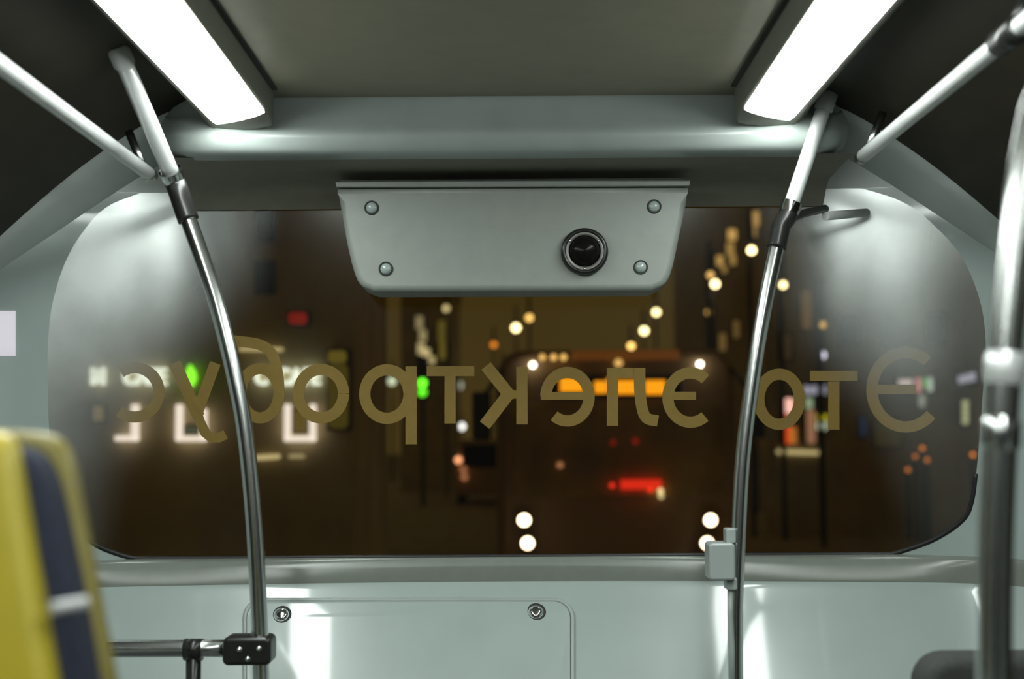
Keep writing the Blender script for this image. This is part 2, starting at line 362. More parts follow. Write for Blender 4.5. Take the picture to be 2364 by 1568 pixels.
# ------------------------------------------------------------------ ceiling light strips
def light(side, label):
    s = -1 if side == 'l' else 1
    # x, z (relative to the eye) of the housing cross-section, inner to outer
    if s < 0: P = [(-.510, .750), (-.511, .712), (-.512, .698), (-.515, .690), (-.640, .685), (-.646, .684), (-.658, .692), (-.672, .706), (-.70, .752)]
    else:     P = [(.468, .750), (.469, .712), (.471, .698), (.475, .690), (.592, .685), (.600, .684), (.612, .692), (.63, .708), (.655, .752)]
    t = thing('ceiling_light', label, 'light', (P[4][0], 1.5, ZC), 'ceiling light strips')
    cx = sum(p[0] for p in P) / len(P)
    def skew(x): return 0.085 * max(0, min(1, (abs(x) - abs(P[3][0])) / abs(P[4][0] - P[3][0]))) - 0.015
    def ring(y, k):
        return [Vector((cx + (x - cx) * (1 - 0.22 * k), y, E + z + (0.752 - z) * k)) for x, z in P]
    ys = lin(-1.0, 2.915, 12); h = MB()
    rws = [ring(y, 0) for y in ys]
    e = []
    for q in lin(0.1, 1.0, 8):
        a = PI / 2 * q
        e.append([Vector((cx + (x - cx) * (1 - 0.10 * (1 - math.cos(a))), 2.915 + 0.12 * math.sin(a), E + z + (0.752 - z) * (1 - math.cos(a)) ** 3 - 0.016 * math.sin(min(PI, 2.2 * a)) * (1 if z < .72 else 0))) for x, z in P])
    e = [[Vector((v.x, v.y + skew(v.x), v.z)) for v in r_] for r_ in e]; rws[-1] = [Vector((v.x, v.y + skew(v.x), v.z)) for v in rws[-1]]
    # housing without the diffuser face
    full = rws + e
    h.grid([r[:4] for r in rws]); h.grid([r[4:] for r in rws]); h.grid([[rws[-1][j] if i == 0 else e[i - 1][j] for j in range(len(P))] for i in range(len(e) + 1)])
    h.add(e[-1], [list(range(len(P)))], False)
    part(h, 'housing', M['lamp_housing'], t)
    a, b = P[3], P[4]; d = MB(); R = []
    nrm = Vector((b[1] - a[1], 0, -(b[0] - a[0]))).normalized(); nrm = nrm if nrm.z < 0 else -nrm
    for y in lin(-1.0, 2.88, 14): R.append((y, 0))
    for q in lin(0.15, 1, 6): R.append((2.88 + 0.06 * math.sin(PI / 2 * q), 0.5 * (1 - math.cos(PI / 2 * q)) * 0.35))
    gr = []
    for y, k in R:
        row = []
        for u in lin(0, 1, 9):
            uu = 0.5 + (u - 0.5) * (1 - k); sag = 0.022 * (1 - (2 * u - 1) ** 2) * max(0, min(1, (2.94 - y) / 0.25)) ** 0.6
            xx = a[0] + (b[0] - a[0]) * uu; row.append(Vector((xx, y + (skew(xx) if y > 2.6 else 0), E + a[1] + (b[1] - a[1]) * uu)) + nrm * (sag + 0.003))
        gr.append(row)
    d.grid(gr); part(d, 'diffuser', M['strip'], t)
    # groove strip beside the ceiling panel
    gx = P[0][0] - s * 0.006
    part(MB().box((gx - .005, -1, ZC - .004), (gx + .005, 2.95, ZC + .002)), 'shadow_gap', M['rubber'], t)
light('l', 'long white light strip along the ceiling left of the camera cover')
light('r', 'long white light strip along the ceiling right of the camera cover')

# ------------------------------------------------------------------ camera cover over the window
YF = 3.20
t = thing('camera_housing', 'grey trapezoid camera cover over the top of the rear window', 'camera', at(1183, 430, YF))
def px_xz(px, py, Y=YF): p = at(px, py, Y); return (p.x, p.z)
ol = []
for px, py in [(779, 434), (1589, 431)]: ol.append(px_xz(px, py))
def arc_px(pts, n): return [(p.x, p.y) for p in smooth([(a, b, 0) for a, b in pts], n)]
for px, py in arc_px([(1585, 470), (1566, 560), (1552, 622), (1536, 655), (1505, 671)], 14): ol.append(px_xz(px, py))
for px, py in arc_px([(862, 673), (832, 658), (816, 625), (800, 560), (784, 470)], 14): ol.append(px_xz(px, py))
part(MB().plate(ol, lambda u, v, d: Vector((u, d, v)), YF + 0.13, YF, 0.014), 'cover', M['housing'], t)
lip = [px_xz(x, y) for x, y in ((775, 420), (1592, 417), (1591, 430), (777, 433))]
part(MB().plate(lip, lambda u, v, d: Vector((u, d, v)), YF + 0.13, YF - 0.004, 0.002), 'top_lip', M['housing'], t)
mp = [px_xz(x, y, 3.28) for x, y in [(785, 425), (785, 380), (795, 362), (815, 354), (1550, 350), (1572, 358), (1582, 376), (1582, 422)]]
part(MB().plate(mp, lambda u, v, d: Vector((u, d, v)), 3.34, 3.28, 0.006), 'mounting_plate', M['housing'], t)
for px, py in ((858, 480), (1510, 477), (891, 621), (1479, 617)):
    p = at(px, py, YF); r = 0.0165
    sc_ = part(MB().lathe([(r, 0.0005), (r, -0.002), (r * .86, -0.003), (r * .80, -0.0008)], p, (0, 1, 0), 28), 'screw_recess', M['seatgrey'], t)
    b = MB().lathe([(r * .80, 0.0), (r * .72, -0.004), (r * .5, -0.0075), (r * .25, -0.009), (0, -0.0095)], p, (0, 1, 0), 24)
    part(b, 'screw_cap', M['panel'], sc_)
p = at(1349, 582, YF)
r = 0.0535
ringo = part(MB().lathe([(r, 0.002), (r, -0.012), (r * .95, -0.018), (r * .86, -0.020), (r * .80, -0.017)], p, (0, 1, 0), 48), 'camera_ring', M['black'], t)
part(MB().lathe([(r * .80, -0.017), (r * .68, -0.0185), (r * .66, -0.014)], p, (0, 1, 0), 48), 'inner_ring', M['ringgrey'], ringo)
part(MB().lathe([(r * .66, -0.012), (r * .6, -0.022), (r * .42, -0.032), (r * .2, -0.037), (0, -0.038)], p, (0, 1, 0), 40), 'dome', M['dome'], ringo)
for a in (-35, 215, 90 + 0):
    q = p + Vector((math.cos(math.radians(-a)) * r * .75, -0.019, math.sin(math.radians(-a)) * r * .75))
    part(MB().lathe([(0.0032, 0), (0.0028, -0.0015), (0, -0.002)], q, (0, 1, 0), 12), 'screw', M['chrome'], ringo)

# ------------------------------------------------------------------ lettering on the glass (read from outside)
SK = [0]
def stroke(mb, pts, w, off=0.006):
    SK[0] += 1; off += 0.0004 * (SK[0] % 4)
    P = [Vector(q) for q in pts]; A = []; B = []
    for i, q in enumerate(P):
        e = (P[min(i + 1, len(P) - 1)] - P[max(i - 1, 0)]).normalized(); n = Vector((-e.y, e.x)) * w / 2
        A.append(surf(q.x + n.x, q.y + n.y, off)); B.append(surf(q.x - n.x, q.y - n.y, off))
    A2 = [p + Vector((0, .0015, 0)) for p in A]; B2 = [p + Vector((0, .0015, 0)) for p in B]
    mb.grid([[a, b, b2, a2, a] for a, b, b2, a2 in zip(A, B, B2, A2)], False)
    for k in (0, -1): mb.add([A[k], B[k], B2[k], A2[k]], [[0, 1, 2, 3]], False)
def arc(cx, cy, rx, ry, a0, a1, n=36):
    return [(cx + rx * math.cos(math.radians(a)), cy + ry * math.sin(math.radians(a))) for a in lin(a0, a1, n)]
w = 26
t = thing('window_lettering', 'gold Cyrillic lettering across the rear window, mirrored from inside', 'lettering', surf(1182, 1000, 0.006))
m = MB()
stroke(m, arc(311, 906, 56, 57, -125, 130), w)                                        # с
stroke(m, [(403, 838), (459, 962)], w + 2); stroke(m, [(497, 838), (452, 962), ], w)     # у
stroke(m, [(452, 945), (462, 975), (474, 1000), (488, 1011), (505, 1011), (521, 1003)], w - 3)
stroke(m, arc(600, 908, 44, 57, 0, 360, 48), w)                                       # б
stroke(m, [(p.x, p.y) for p in smooth([(644, 908, 0), (642, 870, 0), (630, 822, 0), (600, 796, 0), (535, 786, 0)], 30)], w - 1)
stroke(m, arc(741, 909, 52, 56, 0, 360, 48), w)                                       # о
stroke(m, arc(893, 910, 51, 56, 0, 360, 48), w); stroke(m, [(949, 846), (949, 1026)], w)   # р
stroke(m, [(985, 857), (1095, 857)], 23); stroke(m, [(1039, 857), (1039, 978)], w)      # т
stroke(m, [(1205, 847), (1205, 980)], w); stroke(m, [(1122, 845), (1176, 912)], w + 2); stroke(m, [(1178, 905), (1119, 982)], w + 2); stroke(m, [(1160, 911), (1205, 911)], 20)  # к
stroke(m, arc(1310, 916, 50, 56, -180, 128, 48), w); stroke(m, [(1249, 914), (1366, 914)], 18)     # е
stroke(m, [(1414, 850), (1414, 983)], w); stroke(m, [(1401, 861), (1490, 861)], 23)      # л
stroke(m, [(p.x, p.y) for p in smooth([(1477, 850, 0), (1477, 900, 0), (1483, 945, 0), (1494, 966, 0), (1519, 972, 0)], 24)], w)
stroke(m, arc(1594, 918, 52, 57, -310, -48, 44), w); stroke(m, [(1550, 914), (1607, 914)], 19)   # э
part(m, 'word', M['letter'], t)
m = MB()
stroke(m, arc(1799, 922, 47, 58, 0, 360, 48), w)                                      # о
stroke(m, [(1870, 868), (1980, 868)], 23); stroke(m, [(1925, 868), (1925, 992)], w)      # т
stroke(m, arc(2091, 900, 78, 86, -318, -50, 48), w); stroke(m, [(2020, 899), (2114, 899)], 22)    # Э
part(m, 'word', M['letter'], t)

# ------------------------------------------------------------------ access hatch and fittings below the window
t = thing('access_hatch', 'grey service hatch with rounded corners under the rear window', 'hatch', wall(945, 1560))
NW = Vector((0, -math.cos(TILT), math.sin(TILT)))
def hp_(u, v, d): return wall(u, v, d)
hl = rrect(572, 1394, 1316, 1680, 38)
m = MB(); path = [wall(u, v, 0.004) for u, v in rrect(566, 1388, 1322, 1686, 42)]; path.append(path[0])
part(m.tube(path, 0.0055, 10, False), 'hatch_bead', M['plastic'], t)
part(MB().plate(hl, lambda u, v, d: wall(u, v, d), 0.0008, 0.010, 0.006), 'hatch_panel', M['panel'], t)
for u, v in ((651, 1426), (1237, 1420)):
    p = wall(u, v, 0.010)
    b = part(MB().lathe([(0.024, -0.002), (0.0235, 0.003), (0.018, 0.0045), (0.0165, 0.001)], p, NW, 32), 'lock_ring', M['rubber'], t)
    part(MB().lathe([(0.0165, 0.0), (0.015, 0.006), (0.008, 0.008), (0, 0.0082)], p, NW, 28), 'lock_button', M['chrome'], b)

# ------------------------------------------------------------------ handrails along the coves
def handrail(s, label):
    if s < 0: x, z, y1 = -.784, .580, 3.03
    else: x, z, y1 = .738, .600, 2.99
    t = thing('handrail', label, 'handrail', (x, 1.0, E + z), 'handrails under the coves')
    path = [Vector((x, y, E + z)) for y in lin(-2.5, y1, 12)]
    part(MB().tube(path, 0.0146, 24), 'tube', M['rail'], t)
    part(MB().lathe([(0, 0.016), (0.011, 0.012), (0.0152, 0.004), (0.0152, -0.02)], (x, y1, E + z), (0, 1, 0), 24), 'end_cap', M['steel'], t)
    for y in ((-1.2, 0.6, 1.90) if s < 0 else (-1.2, 0.6, 2.08)):
        part(MB().tube([(x, y - .045, E + z), (x, y + .045, E + z)], 0.0205, 24), 'sleeve', M['black'], t)
        part(MB().tube([(x, y, E + z), (x + s * .05, y, E + z + .10)], 0.011, 14), 'bracket', M['black'], t)
    y = y1 - .05
    part(MB().tube([(x, y, E + z), (x + s * .035, y, E + z + .085)], 0.009, 14), 'bracket', M['steel'], t)
handrail(-1, 'long steel handrail under the left cove')
handrail(1, 'long steel handrail under the right cove with a black sleeve')

# ------------------------------------------------------------------ bowed grab poles
def pole(name, label, ups, jt, lows, Yt, Yj, Yl, r, arm=None):
    lowp = smooth([at(x, y, Yl) for x, y in lows], 60)
    q = lowp[-1]; lowp += [Vector((q.x, q.y, z)) for z in (q.z * .6, 0.02)]
    t = thing(name, label, 'pole', (q.x, q.y, 0), 'bowed grab poles')
    a = at(*ups[0], Yt); b = at(*ups[1], Yj); j0 = at(*jt, Yj)
    part(MB().tube([a + (b - a) * k / 8 for k in range(9)], r, 24), 'upper_tube', M['rail'], t)
    d = (b - a).normalized()
    part(MB().lathe([(0, -.01), (r * 1.25, -.01), (r * 1.25, .035), (r * 1.1, .04)], a - d * .01, d, 24), 'top_socket', M['white'], t)
    part(MB().tube([a - d * .018, a - d * .02 + Vector((0, 0, 0.03))], r * 1.1, 20), 'ceiling_foot', M['black'], t)
    part(MB().tube(lowp, r, 24), 'lower_tube', M['steel'], t)
    e = lowp[0]; dd = (lowp[1] - lowp[0]).normalized()
    js = part(MB().tube(smooth([b - d * .015, b + d * .01, j0, e - dd * .01, e + dd * .02], 16), [r * 1.28] * 17, 24), 'joint_clamp', M['black'], t)
    part(MB().lathe([(r * 1.35, -.012), (r * 1.4, 0), (r * 1.3, .012)], b - d * .01, d, 24), 'collar', M['chrome'], js)
    if arm: 
        wa = part(MB().tube(smooth([j0, *[Vector(k) for k in arm]], 16), 0.009, 14), 'wall_arm', M['black'], t)
        part(MB().tube([at(1906, 499, 3.15), at(2000, 491, 3.33)], 0.010, 14), 'arm_end', M['white'], wa)
    part(MB().lathe([(r * 2, 0.0), (r * 2, .012), (r * 1.2, .02)], (q.x, q.y, 0), (0, 0, 1), 24), 'floor_flange', M['steel'], t)
    return t, lowp
tl, lp = pole('grab_pole', 'bowed steel grab pole left of the camera cover, clamped to the low bar', [(276, 122), (400, 412)], (412, 440),
     [(428, 488), (468, 600), (503, 710), (540, 860), (566, 1000), (586, 1200), (597, 1400), (601, 1500), (605, 1640)], 2.62, 2.85, 2.85, 0.0168)
tr, rp_ = pole('grab_pole', 'bowed steel grab pole right of the camera cover with a grey box', [(1909, 228), (1821, 490)], (1804, 520),
     [(1797, 552), (1770, 680), (1741, 850), (1716, 1050), (1704, 1250), (1698, 1400), (1698, 1568), (1702, 1700)], 3.0, 2.98, 2.98, 0.0160,
     [at(1850, 495, 3.05), at(1905, 482, 3.17)])
# nearest pole at the right edge
lowp = smooth([at(x, y, 1.55) for x, y in [(2395, 250), (2362, 430), (2338, 640), (2318, 850), (2305, 1100), (2298, 1320), (2296, 1568)]], 50)
q = lowp[-1]
t = thing('grab_pole', 'out of focus grab pole close at the right edge', 'pole', (q.x, q.y, 0), 'bowed grab poles')
a0 = lowp[0]; 
part(MB().tube([a0 + Vector((.14, 0, .30)), a0 + Vector((.07, 0, .15))] + lowp + [Vector((q.x, q.y, .3)), Vector((q.x, q.y, .01))], 0.0185, 24), 'tube', M['steel'], t)
for k, rm in ((0.50, 'rail'), (0.60, 'steel')):
    i = int(k * 50); d = (lowp[i + 1] - lowp[i]).normalized()
    part(MB().lathe([(.0185, -.018), (.0215, -.012), (.0215, .012), (.0185, .018)], lowp[i], d, 24), 'joint_ring', M[rm], t)
part(MB().lathe([(.04, 0.0), (.04, .012), (.024, .02)], (q.x, q.y, 0), (0, 0, 1), 24), 'floor_flange', M['steel'], t)

# grey box on the right pole
YP = 2.965
t = thing('stop_button_box', 'small pale grey box clipped to the right bowed pole', 'button', at(1665, 1338, YP))
lo = at(1634, 1338, YP); hi = at(1692, 1252, YP)
bl = rrect(lo.x, lo.z, hi.x, hi.z, 0.008)
part(MB().plate(bl, lambda u, v, d: Vector((u, d, v)), YP + .045, YP - .03, .005), 'box', M['plastic'], t)
lo = at(1675, 1254, YP); hi = at(1697, 1220, YP)
part(MB().plate(rrect(lo.x, lo.z, hi.x, hi.z, 0.004), lambda u, v, d: Vector((u, d, v)), YP + .03, YP - .012, .003), 'upper_clip', M['plastic'], t)
lo = at(1676, 1362, YP); hi = at(1700, 1334, YP)
part(MB().plate(rrect(lo.x, lo.z, hi.x, hi.z, 0.004), lambda u, v, d: Vector((u, d, v)), YP + .03, YP - .012, .003), 'lower_clip', M['plastic'], t)
part(MB().tube([at(1686, 1360, YP), at(1686, 1420, YP), at(1690, 1500, YP), at(1692, 1640, YP)], 0.006, 12), 'cable', M['plastic'], t)

# low guard bar between the seat and the left pole
YB = 2.85
t = thing('guard_bar', 'low horizontal steel bar clamped to the left bowed pole', 'bar', at(445, 1500, YB))
a = at(-160, 1500, YB); b = at(560, 1497, YB)
part(MB().tube([a + (b - a) * k / 6 for k in range(7)], 0.0172, 24), 'bar', M['steel'], t)
lo = at(520, 1532, YB); hi = at(632, 1466, YB)
cl_ = part(MB().plate(rrect(lo.x, lo.z, hi.x, hi.z, 0.012), lambda u, v, d: Vector((u, d, v)), YB + .03, YB - .034, .008), 'clamp', M['black'], t)
for px, py in ((553, 1500), (598, 1498), (572, 1522)):
    part(MB().lathe([(.006, 0), (.005, -.003), (0, -.0045)], at(px, py, YB - .033), (0, 1, 0), 14), 'bolt', M['steel'], cl_)
p = at(447, 1500, YB); dx = Vector((.018, 0, 0))
part(MB().tube([p - dx, p + dx], 0.0215, 24), 'tee_sleeve', M['black'], t)
part(MB().tube([p, p + Vector((0, 0, -.1)), Vector((p.x, p.y, .5)), Vector((p.x, p.y, 0.005))], 0.0150, 20), 'post', M['black'], t)
# white notice and window-seal bands on the left corner post
def onpost(pxs, off):   # patch on the corner lining
    return [surf(x, y, off) for x, y in pxs]
def patch(x0, y0, x1, y1, th, nx=10, ny=6):
    m = MB(); F = [[surf(x, y, -th) for x in lin(x0, x1, nx)] for y in lin(y0, y1, ny)]; Bk = [[surf(x, y, 0.003) for x in lin(x0, x1, nx)] for y in lin(y0, y1, ny)]
    m.grid(F); m.grid(Bk)
    for A, B in ((F[0], Bk[0]), (F[-1], Bk[-1]), ([r[0] for r in F], [r[0] for r in Bk]), ([r[-1] for r in F], [r[-1] for r in Bk])): m.grid([A, B], False)
    return m
tag(patch(-30, 718, 36, 822, 0.004).build('display_screen', em((0.95, 0.92, 1.0), 0.62)), 'small pale lit screen at the left edge beside the window', 'screen')  # white notice; glow added for the light falling on it

# ------------------------------------------------------------------ seats
def seat(): 
    Yn = 1.25
    def P(x, y, Y=Yn): return at(x, y, Y)
    t = thing('passenger_chair', 'yellow plastic bus seat back with navy edge, close at the left', 'seat', (at(-150, 1568, Yn).x, Yn, 0))
    def slab(edge, yb, yf, bev):
        ol = [(p.x, p.z) for p in [P(x, y) for x, y in arc_px(edge, 40)]]
        xl = ol[0][0] - 0.36; zb = 0.42
        ol = ol + [(ol[-1][0] + .06, zb), (xl + .02, zb), (xl - .02, 1.2), (xl, ol[0][1] - .05), (xl + .05, ol[0][1])]
        return MB().plate(ol, lambda u, v, d: Vector((u, d - (0.16 * (1.38 - v)), v)), yb, yf, bev)
    part(slab([(-190, 985), (-90, 988), (-22, 1002), (14, 1050), (52, 1210), (100, 1420), (140, 1600)], Yn + .015, Yn - .02, .012), 'front_shell', M['yellow'], t)
    part(slab([(-190, 1020), (-70, 1022), (24, 1042), (74, 1110), (122, 1270), (167, 1450), (202, 1620)], Yn + .06, Yn + .012, .01), 'upholstery', M['navy'], t)
    part(slab([(-190, 990), (-55, 991), (44, 1006), (92, 1065), (134, 1230), (182, 1430), (224, 1600)], Yn + .075, Yn + .055, .008), 'back_shell', M['olive'], t)  # olive is the seat yellow darkened for its shade
    p = P(150, 1402, Yn - .02); 
    part(MB().tube([p + Vector((-.012, 0, -.001)), p + Vector((.013, 0.02, .002))], .0055, 14), 'recline_button', M['white'], t)
    x0 = at(-150, 1568, Yn).x
    part(MB().box((x0 - .38, Yn - .52, .40), (x0 + .06, Yn - .05, .47), .02), 'seat_base', M['yellow'], t)
    part(MB().box((x0 - .25, Yn - .35, 0), (x0 - .10, Yn - .15, .40), .01), 'pedestal', M['black'], t)
seat()
Yn = 2.3
a = at(2120, 1512, Yn); b = at(2330, 1512, Yn)
t = thing('passenger_chair', 'dark grey seat back low at the right, behind the nearest pole', 'seat', ((a.x + b.x) / 2, Yn, 0))
ol = rrect(a.x, 0.45, a.x + 0.42, a.z, 0.05)
part(MB().plate(ol, lambda u, v, d: Vector((u, d, v)), Yn + .05, Yn - .03, .02), 'backrest', M['seatgrey'], t)
part(MB().box((a.x, Yn - .48, .40), (a.x + .42, Yn - .02, .47), .02), 'seat_base', M['seatgrey'], t)
part(MB().box((a.x + .13, Yn - .32, 0), (a.x + .29, Yn - .14, .40), .01), 'pedestal', M['black'], t)

# ================================================================== the street outside
ZR = -0.45
m = MB(); m.box((-120, 3.8, ZR - .1), (120, 260, ZR)); struct(m, 'road', M['asphalt'], 'dark asphalt street behind the bus')
WARM = (1.0, 0.62, 0.18); CREAM = (1.0, 0.84, 0.42); AMBER = (1.0, 0.45, 0.07); WHITE = (1.0, 0.98, 0.86); LILAC = (0.72, 0.74, 1.0)
ORANGE = (1.0, 0.30, 0.03); RED = (1.0, 0.03, 0.01); GREEN = (0.12, 1.0, 0.02); PEACH = (1.0, 0.42, 0.20)
def ball(p, r, n=14): return MB().lathe([(r * math.sin(a), -r * math.cos(a)) for a in lin(0, PI, 9)], p, (0, 0, 1), n)
def street_lamp(px, py, hgt, col, s, dpx, label, name='street_lamp', cat='street lamp', group='street lamps', power=0):
    """hgt: height of the lamp over the eye, gives its distance"""
    Y = hgt * FPX / max(4, (1022 - py)); p = at(px, py, Y); r = (dpx + 3) * Y / FPX / 2
    t = thing(name, label, cat, (p.x, Y, ZR), group)
    part(MB().tube([(p.x, Y + .3, ZR), (p.x, Y + .3, p.z + .6 + r), (p.x, Y + .1, p.z + .8 + r), (p.x, Y, p.z + r + .1)], 0.05, 8), 'post', M['lamp_metal'], t)
    part(MB().lathe([(0, .22), (r * .7, .16), (r * 1.1, 0.05)], (p.x, Y, p.z + r * .8), (0, 0, 1), 12), 'lamp_hood', M['lamp_metal'], t)
    part(ball(p, r), 'bulb', em(col, s), t)
    if power:                                # the lamp's own light on the street
        ld = bpy.data.lights.new('lamp_light', 'POINT'); ld.energy = power; ld.color = (1.0, 0.66, 0.26); ld.shadow_soft_size = .3
        lo_ = bpy.data.objects.new('lamp_light', ld); C.objects.link(lo_); lo_.parent = t; lo_.location = (0, -.4, p.z - ZR - .2)
LAMPS = [
 (1191, 757, 5, CREAM, 7, 14, 'cream street lamp, the brighter of the pair up left over the bus'),
 (1222, 734, 5, WARM, 2.6, 12, 'dim amber street lamp just above the brighter cream one'),
 (1140, 796, 5, ORANGE, 1.5, 10, 'faint orange street lamp left of the cream pair'),
 (1030, 712, 5, CREAM, 0.9, 12, 'pale yellowish lamp high over the lit facade windows'),
 (1515, 721, 5.5, CREAM, 6, 12, 'cream street lamp highest over the following bus'),
 (1487, 764, 5, CREAM, 6.5, 13, 'cream street lamp lower than the highest over the bus'),
 (1457, 799, 4.5, WARM, 4, 11, 'orange street lamp just over the roof of the following bus'),
 (1584, 781, 5, WARM, 3, 11, 'amber street lamp over the right corner of the following bus'),
 (1636, 721, 3.5, WARM, 1.1, 11, 'dim amber lamp left of the lit tower'),
 (1735, 578, 4.0, CREAM, 8, 14, 'bright cream lamp highest beside the right pole'),
 (1651, 656, 4.2, CREAM, 7, 14, 'bright cream lamp at the foot of the gold tower lights'),
 (1640, 635, 4.3, WARM, 1.5, 12, 'dim amber lamp just above the cream one by the tower'),
 (1808, 658, 3.2, CREAM, 6, 12, 'cream lamp just right of the right pole'),
 (1900, 750, 2.2, WARM, 1.0, 12, 'dim amber lamp right of the right pole'),
 (1898, 820, 1.8, LILAC, 2.2, 15, 'pale bluish lamp above the white shop sign'),
 (905, 880, 3, (0.75, 1.0, 0.8), 1.0, 16, 'pale greenish lamp left of the green traffic light'),
 (1010, 886, 3, CREAM, 1.6, 24, 'cream globe lamp right of the green traffic light'),
 (1057, 890, 3, (0.85, 0.95, 0.8), 0.7, 20, 'faint pale lamp behind the stem of a letter'),
 (1160, 868, 3, (0.85, 1.0, 0.9), 1.0, 26, 'large pale white lamp left of the following bus'),
 (1066, 985, 1.2, (0.9, 0.95, 1.0), 3.0, 12, 'small white lamp low under the lettering'),
]
for i, a in enumerate(LAMPS): street_lamp(*a, power={3: 14, 10: 12, 15: 24, 17: 14}.get(i, 0))
# traffic light
Y = 45; p = at(975, 888, Y)
t = thing('traffic_light', 'traffic light showing green left of the following bus', 'traffic light', (p.x, Y, ZR))
part(MB().tube([(p.x, Y + .3, ZR), (p.x, Y + .3, p.z + .6)], .07, 10), 'post', M['lamp_metal'], t)
part(MB().box((p.x - .2, Y + .02, p.z - .45), (p.x + .2, Y + .25, p.z + .9), .04), 'signal_head', M['black'], t)
part(MB().lathe([(.13, .03), (.13, -.02), (.08, -.05), (0, -.06)], (p.x, Y, p.z + .05), (0, 1, 0), 16), 'green_lens', em(GREEN, 3.5), t)
part(MB().lathe([(.13, .03), (.13, -.02), (.08, -.05), (0, -.06)], (p.x, Y, p.z - .24), (0, 1, 0), 16), 'green_arrow', em(GREEN, 2.0), t)

# ---- following bus
YB_ = 15.0
bc = at(1425, 1022, YB_).x
t = thing('bus', 'dark bus with glowing orange destination sign close behind', 'bus', (bc, YB_, ZR))
ztop = at(1425, 806, YB_).z
ol = rrect(bc - 1.27, ZR + .3, bc + 1.27, ztop, .28)
body = part(MB().plate(ol, lambda u, v, d: Vector((u, d, v)), YB_ + 11, YB_, .12), 'body', M['busbody'], t)
a = at(1185, 1150, YB_); b = at(1668, 928, YB_)
part(MB().plate(rrect(a.x, a.z, b.x, b.z, .12), lambda u, v, d: Vector((u, d, v)), YB_ + .05, YB_ - .02, .01), 'windscreen', M['screenglass'], t)
a = at(1262, 918, YB_); b = at(1572, 866, YB_)
sg = part(MB().plate(rrect(a.x, a.z, b.x, b.z, .05), lambda u, v, d: Vector((u, d, v)), YB_ + .05, YB_ - .03, .01), 'destination_sign', M['darkglass'], t)
for x0, x1, y0, y1 in ((1293, 1347, 872, 905), (1372, 1400, 880, 908), (1402, 1408, 872, 908), (1423, 1470, 878, 910), (1490, 1536, 878, 911)):
    a = at(x0, y1, YB_ - .045); b = at(x1, y0, YB_ - .045)
    part(MB().box((a.x, YB_ - .05, a.z), (b.x, YB_ - .025, b.z)), 'led_block', em((1.0, 0.36, 0.006), 1.25), sg)
a = at(1320, 832, YB_); b = at(1568, 808, YB_)
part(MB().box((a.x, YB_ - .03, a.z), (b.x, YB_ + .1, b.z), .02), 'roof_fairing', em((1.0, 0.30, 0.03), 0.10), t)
for px, py, col, s, d in ((1230, 843, WHITE, 9, 13), (1616, 841, WHITE, 9, 13), (1252, 825, WARM, 1.2, 14), (1278, 825, WARM, 1.3, 14), (1301, 825, WARM, 1.3, 14), (1428, 838, WARM, 1.0, 18)):
    p = at(px, py, YB_ - .1); part(ball(p, d * YB_ / FPX / 2), 'marker_lamp', em(col, s), t)
for px in (1210, 1640):
    for py, d, s in ((1201, 26, 9), (1254, 26, 9)):
        p = at(px + (8 if py > 1220 else 0) * (1 if px < 1400 else -1), py, YB_ - .05); r = d * YB_ / FPX / 2
        hb = part(MB().lathe([(r * 1.25, .08), (r * 1.25, -.02), (r * 1.05, -.04)], p, (0, 1, 0), 20), 'headlight', M['black'], t)
        part(MB().lathe([(r, -.02), (r * .9, -.05), (r * .5, -.07), (0, -.08)], p, (0, 1, 0), 20), 'headlight_lens', em((1.0, 0.86, 0.62), s), hb)
a = at(1434, 1130, YB_ - .08); b = at(1527, 1108, YB_ - .08)
part(MB().box((a.x, YB_ - .09, a.z), (b.x, YB_ - .04, b.z), .01), 'red_light_bar', em(RED, 0.8), t)
for px, py, col, s, d in ((1413, 1121, RED, 1.2, 12), (1501, 1131, RED, 1.6, 10), (1525, 1134, CREAM, 1.4, 12), (1526, 1146, CREAM, 0.9, 12), (1293, 1074, PEACH, 0.45, 14), (1467, 1019, RED, 0.2, 14), (1415, 1022, RED, 0.15, 14)):
    p = at(px, py, YB_ - .1); part(ball(p, d * YB_ / FPX / 2), 'front_lamp', em(col, s), t)
for sx in (-1, 1):
    part(MB().tube([(bc + sx * 1.0 - .14, YB_ + 2.2, ZR + .48), (bc + sx * 1.0 + .14, YB_ + 2.2, ZR + .48)], .48, 24), 'wheel', M['rubber'], t)
    mm = MB().box((bc + sx * 1.42 - .1, YB_ - .25, ztop - .95), (bc + sx * 1.42 + .1, YB_ - .1, ztop - .45), .03)
    mm.tube([(bc + sx * 1.2, YB_ + .05, ztop - .2), (bc + sx * 1.4, YB_ - .2, ztop - .5)], .025, 8)
    part(mm, 'mirror', M['black'], t)
# ---- van ahead of the lamps on the left of the bus
Y = 46; xv = at(1122, 1022, Y).x
t = thing('van', 'dark van with peach lamps half hidden left of the following bus', 'van', (xv, Y, ZR))
ol = [(xv - 1.0, ZR + .3), (xv + 1.0, ZR + .3), (xv + 1.0, ZR + 1.2), (xv + .85, ZR + 2.1), (xv - .85, ZR + 2.1), (xv - 1.0, ZR + 1.2)]
part(MB().plate(ol, lambda u, v, d: Vector((u, d, v)), Y + 4.6, Y, .1), 'body', M['busbody'], t)
part(MB().plate(rrect(xv - .78, ZR + 1.2, xv + .78, ZR + 1.95, .1), lambda u, v, d: Vector((u, d, v)), Y + .02, Y - .02, .01), 'rear_window', M['darkglass'], t)
for px, py, s, d in ((1058, 1062, 2.4, 14), (1070, 1084, 0.5, 13), (1072, 1102, 0.55, 13)):
    part(ball(at(px, py, Y - .1), d * Y / FPX / 2), 'lamp', em(PEACH, s), t)
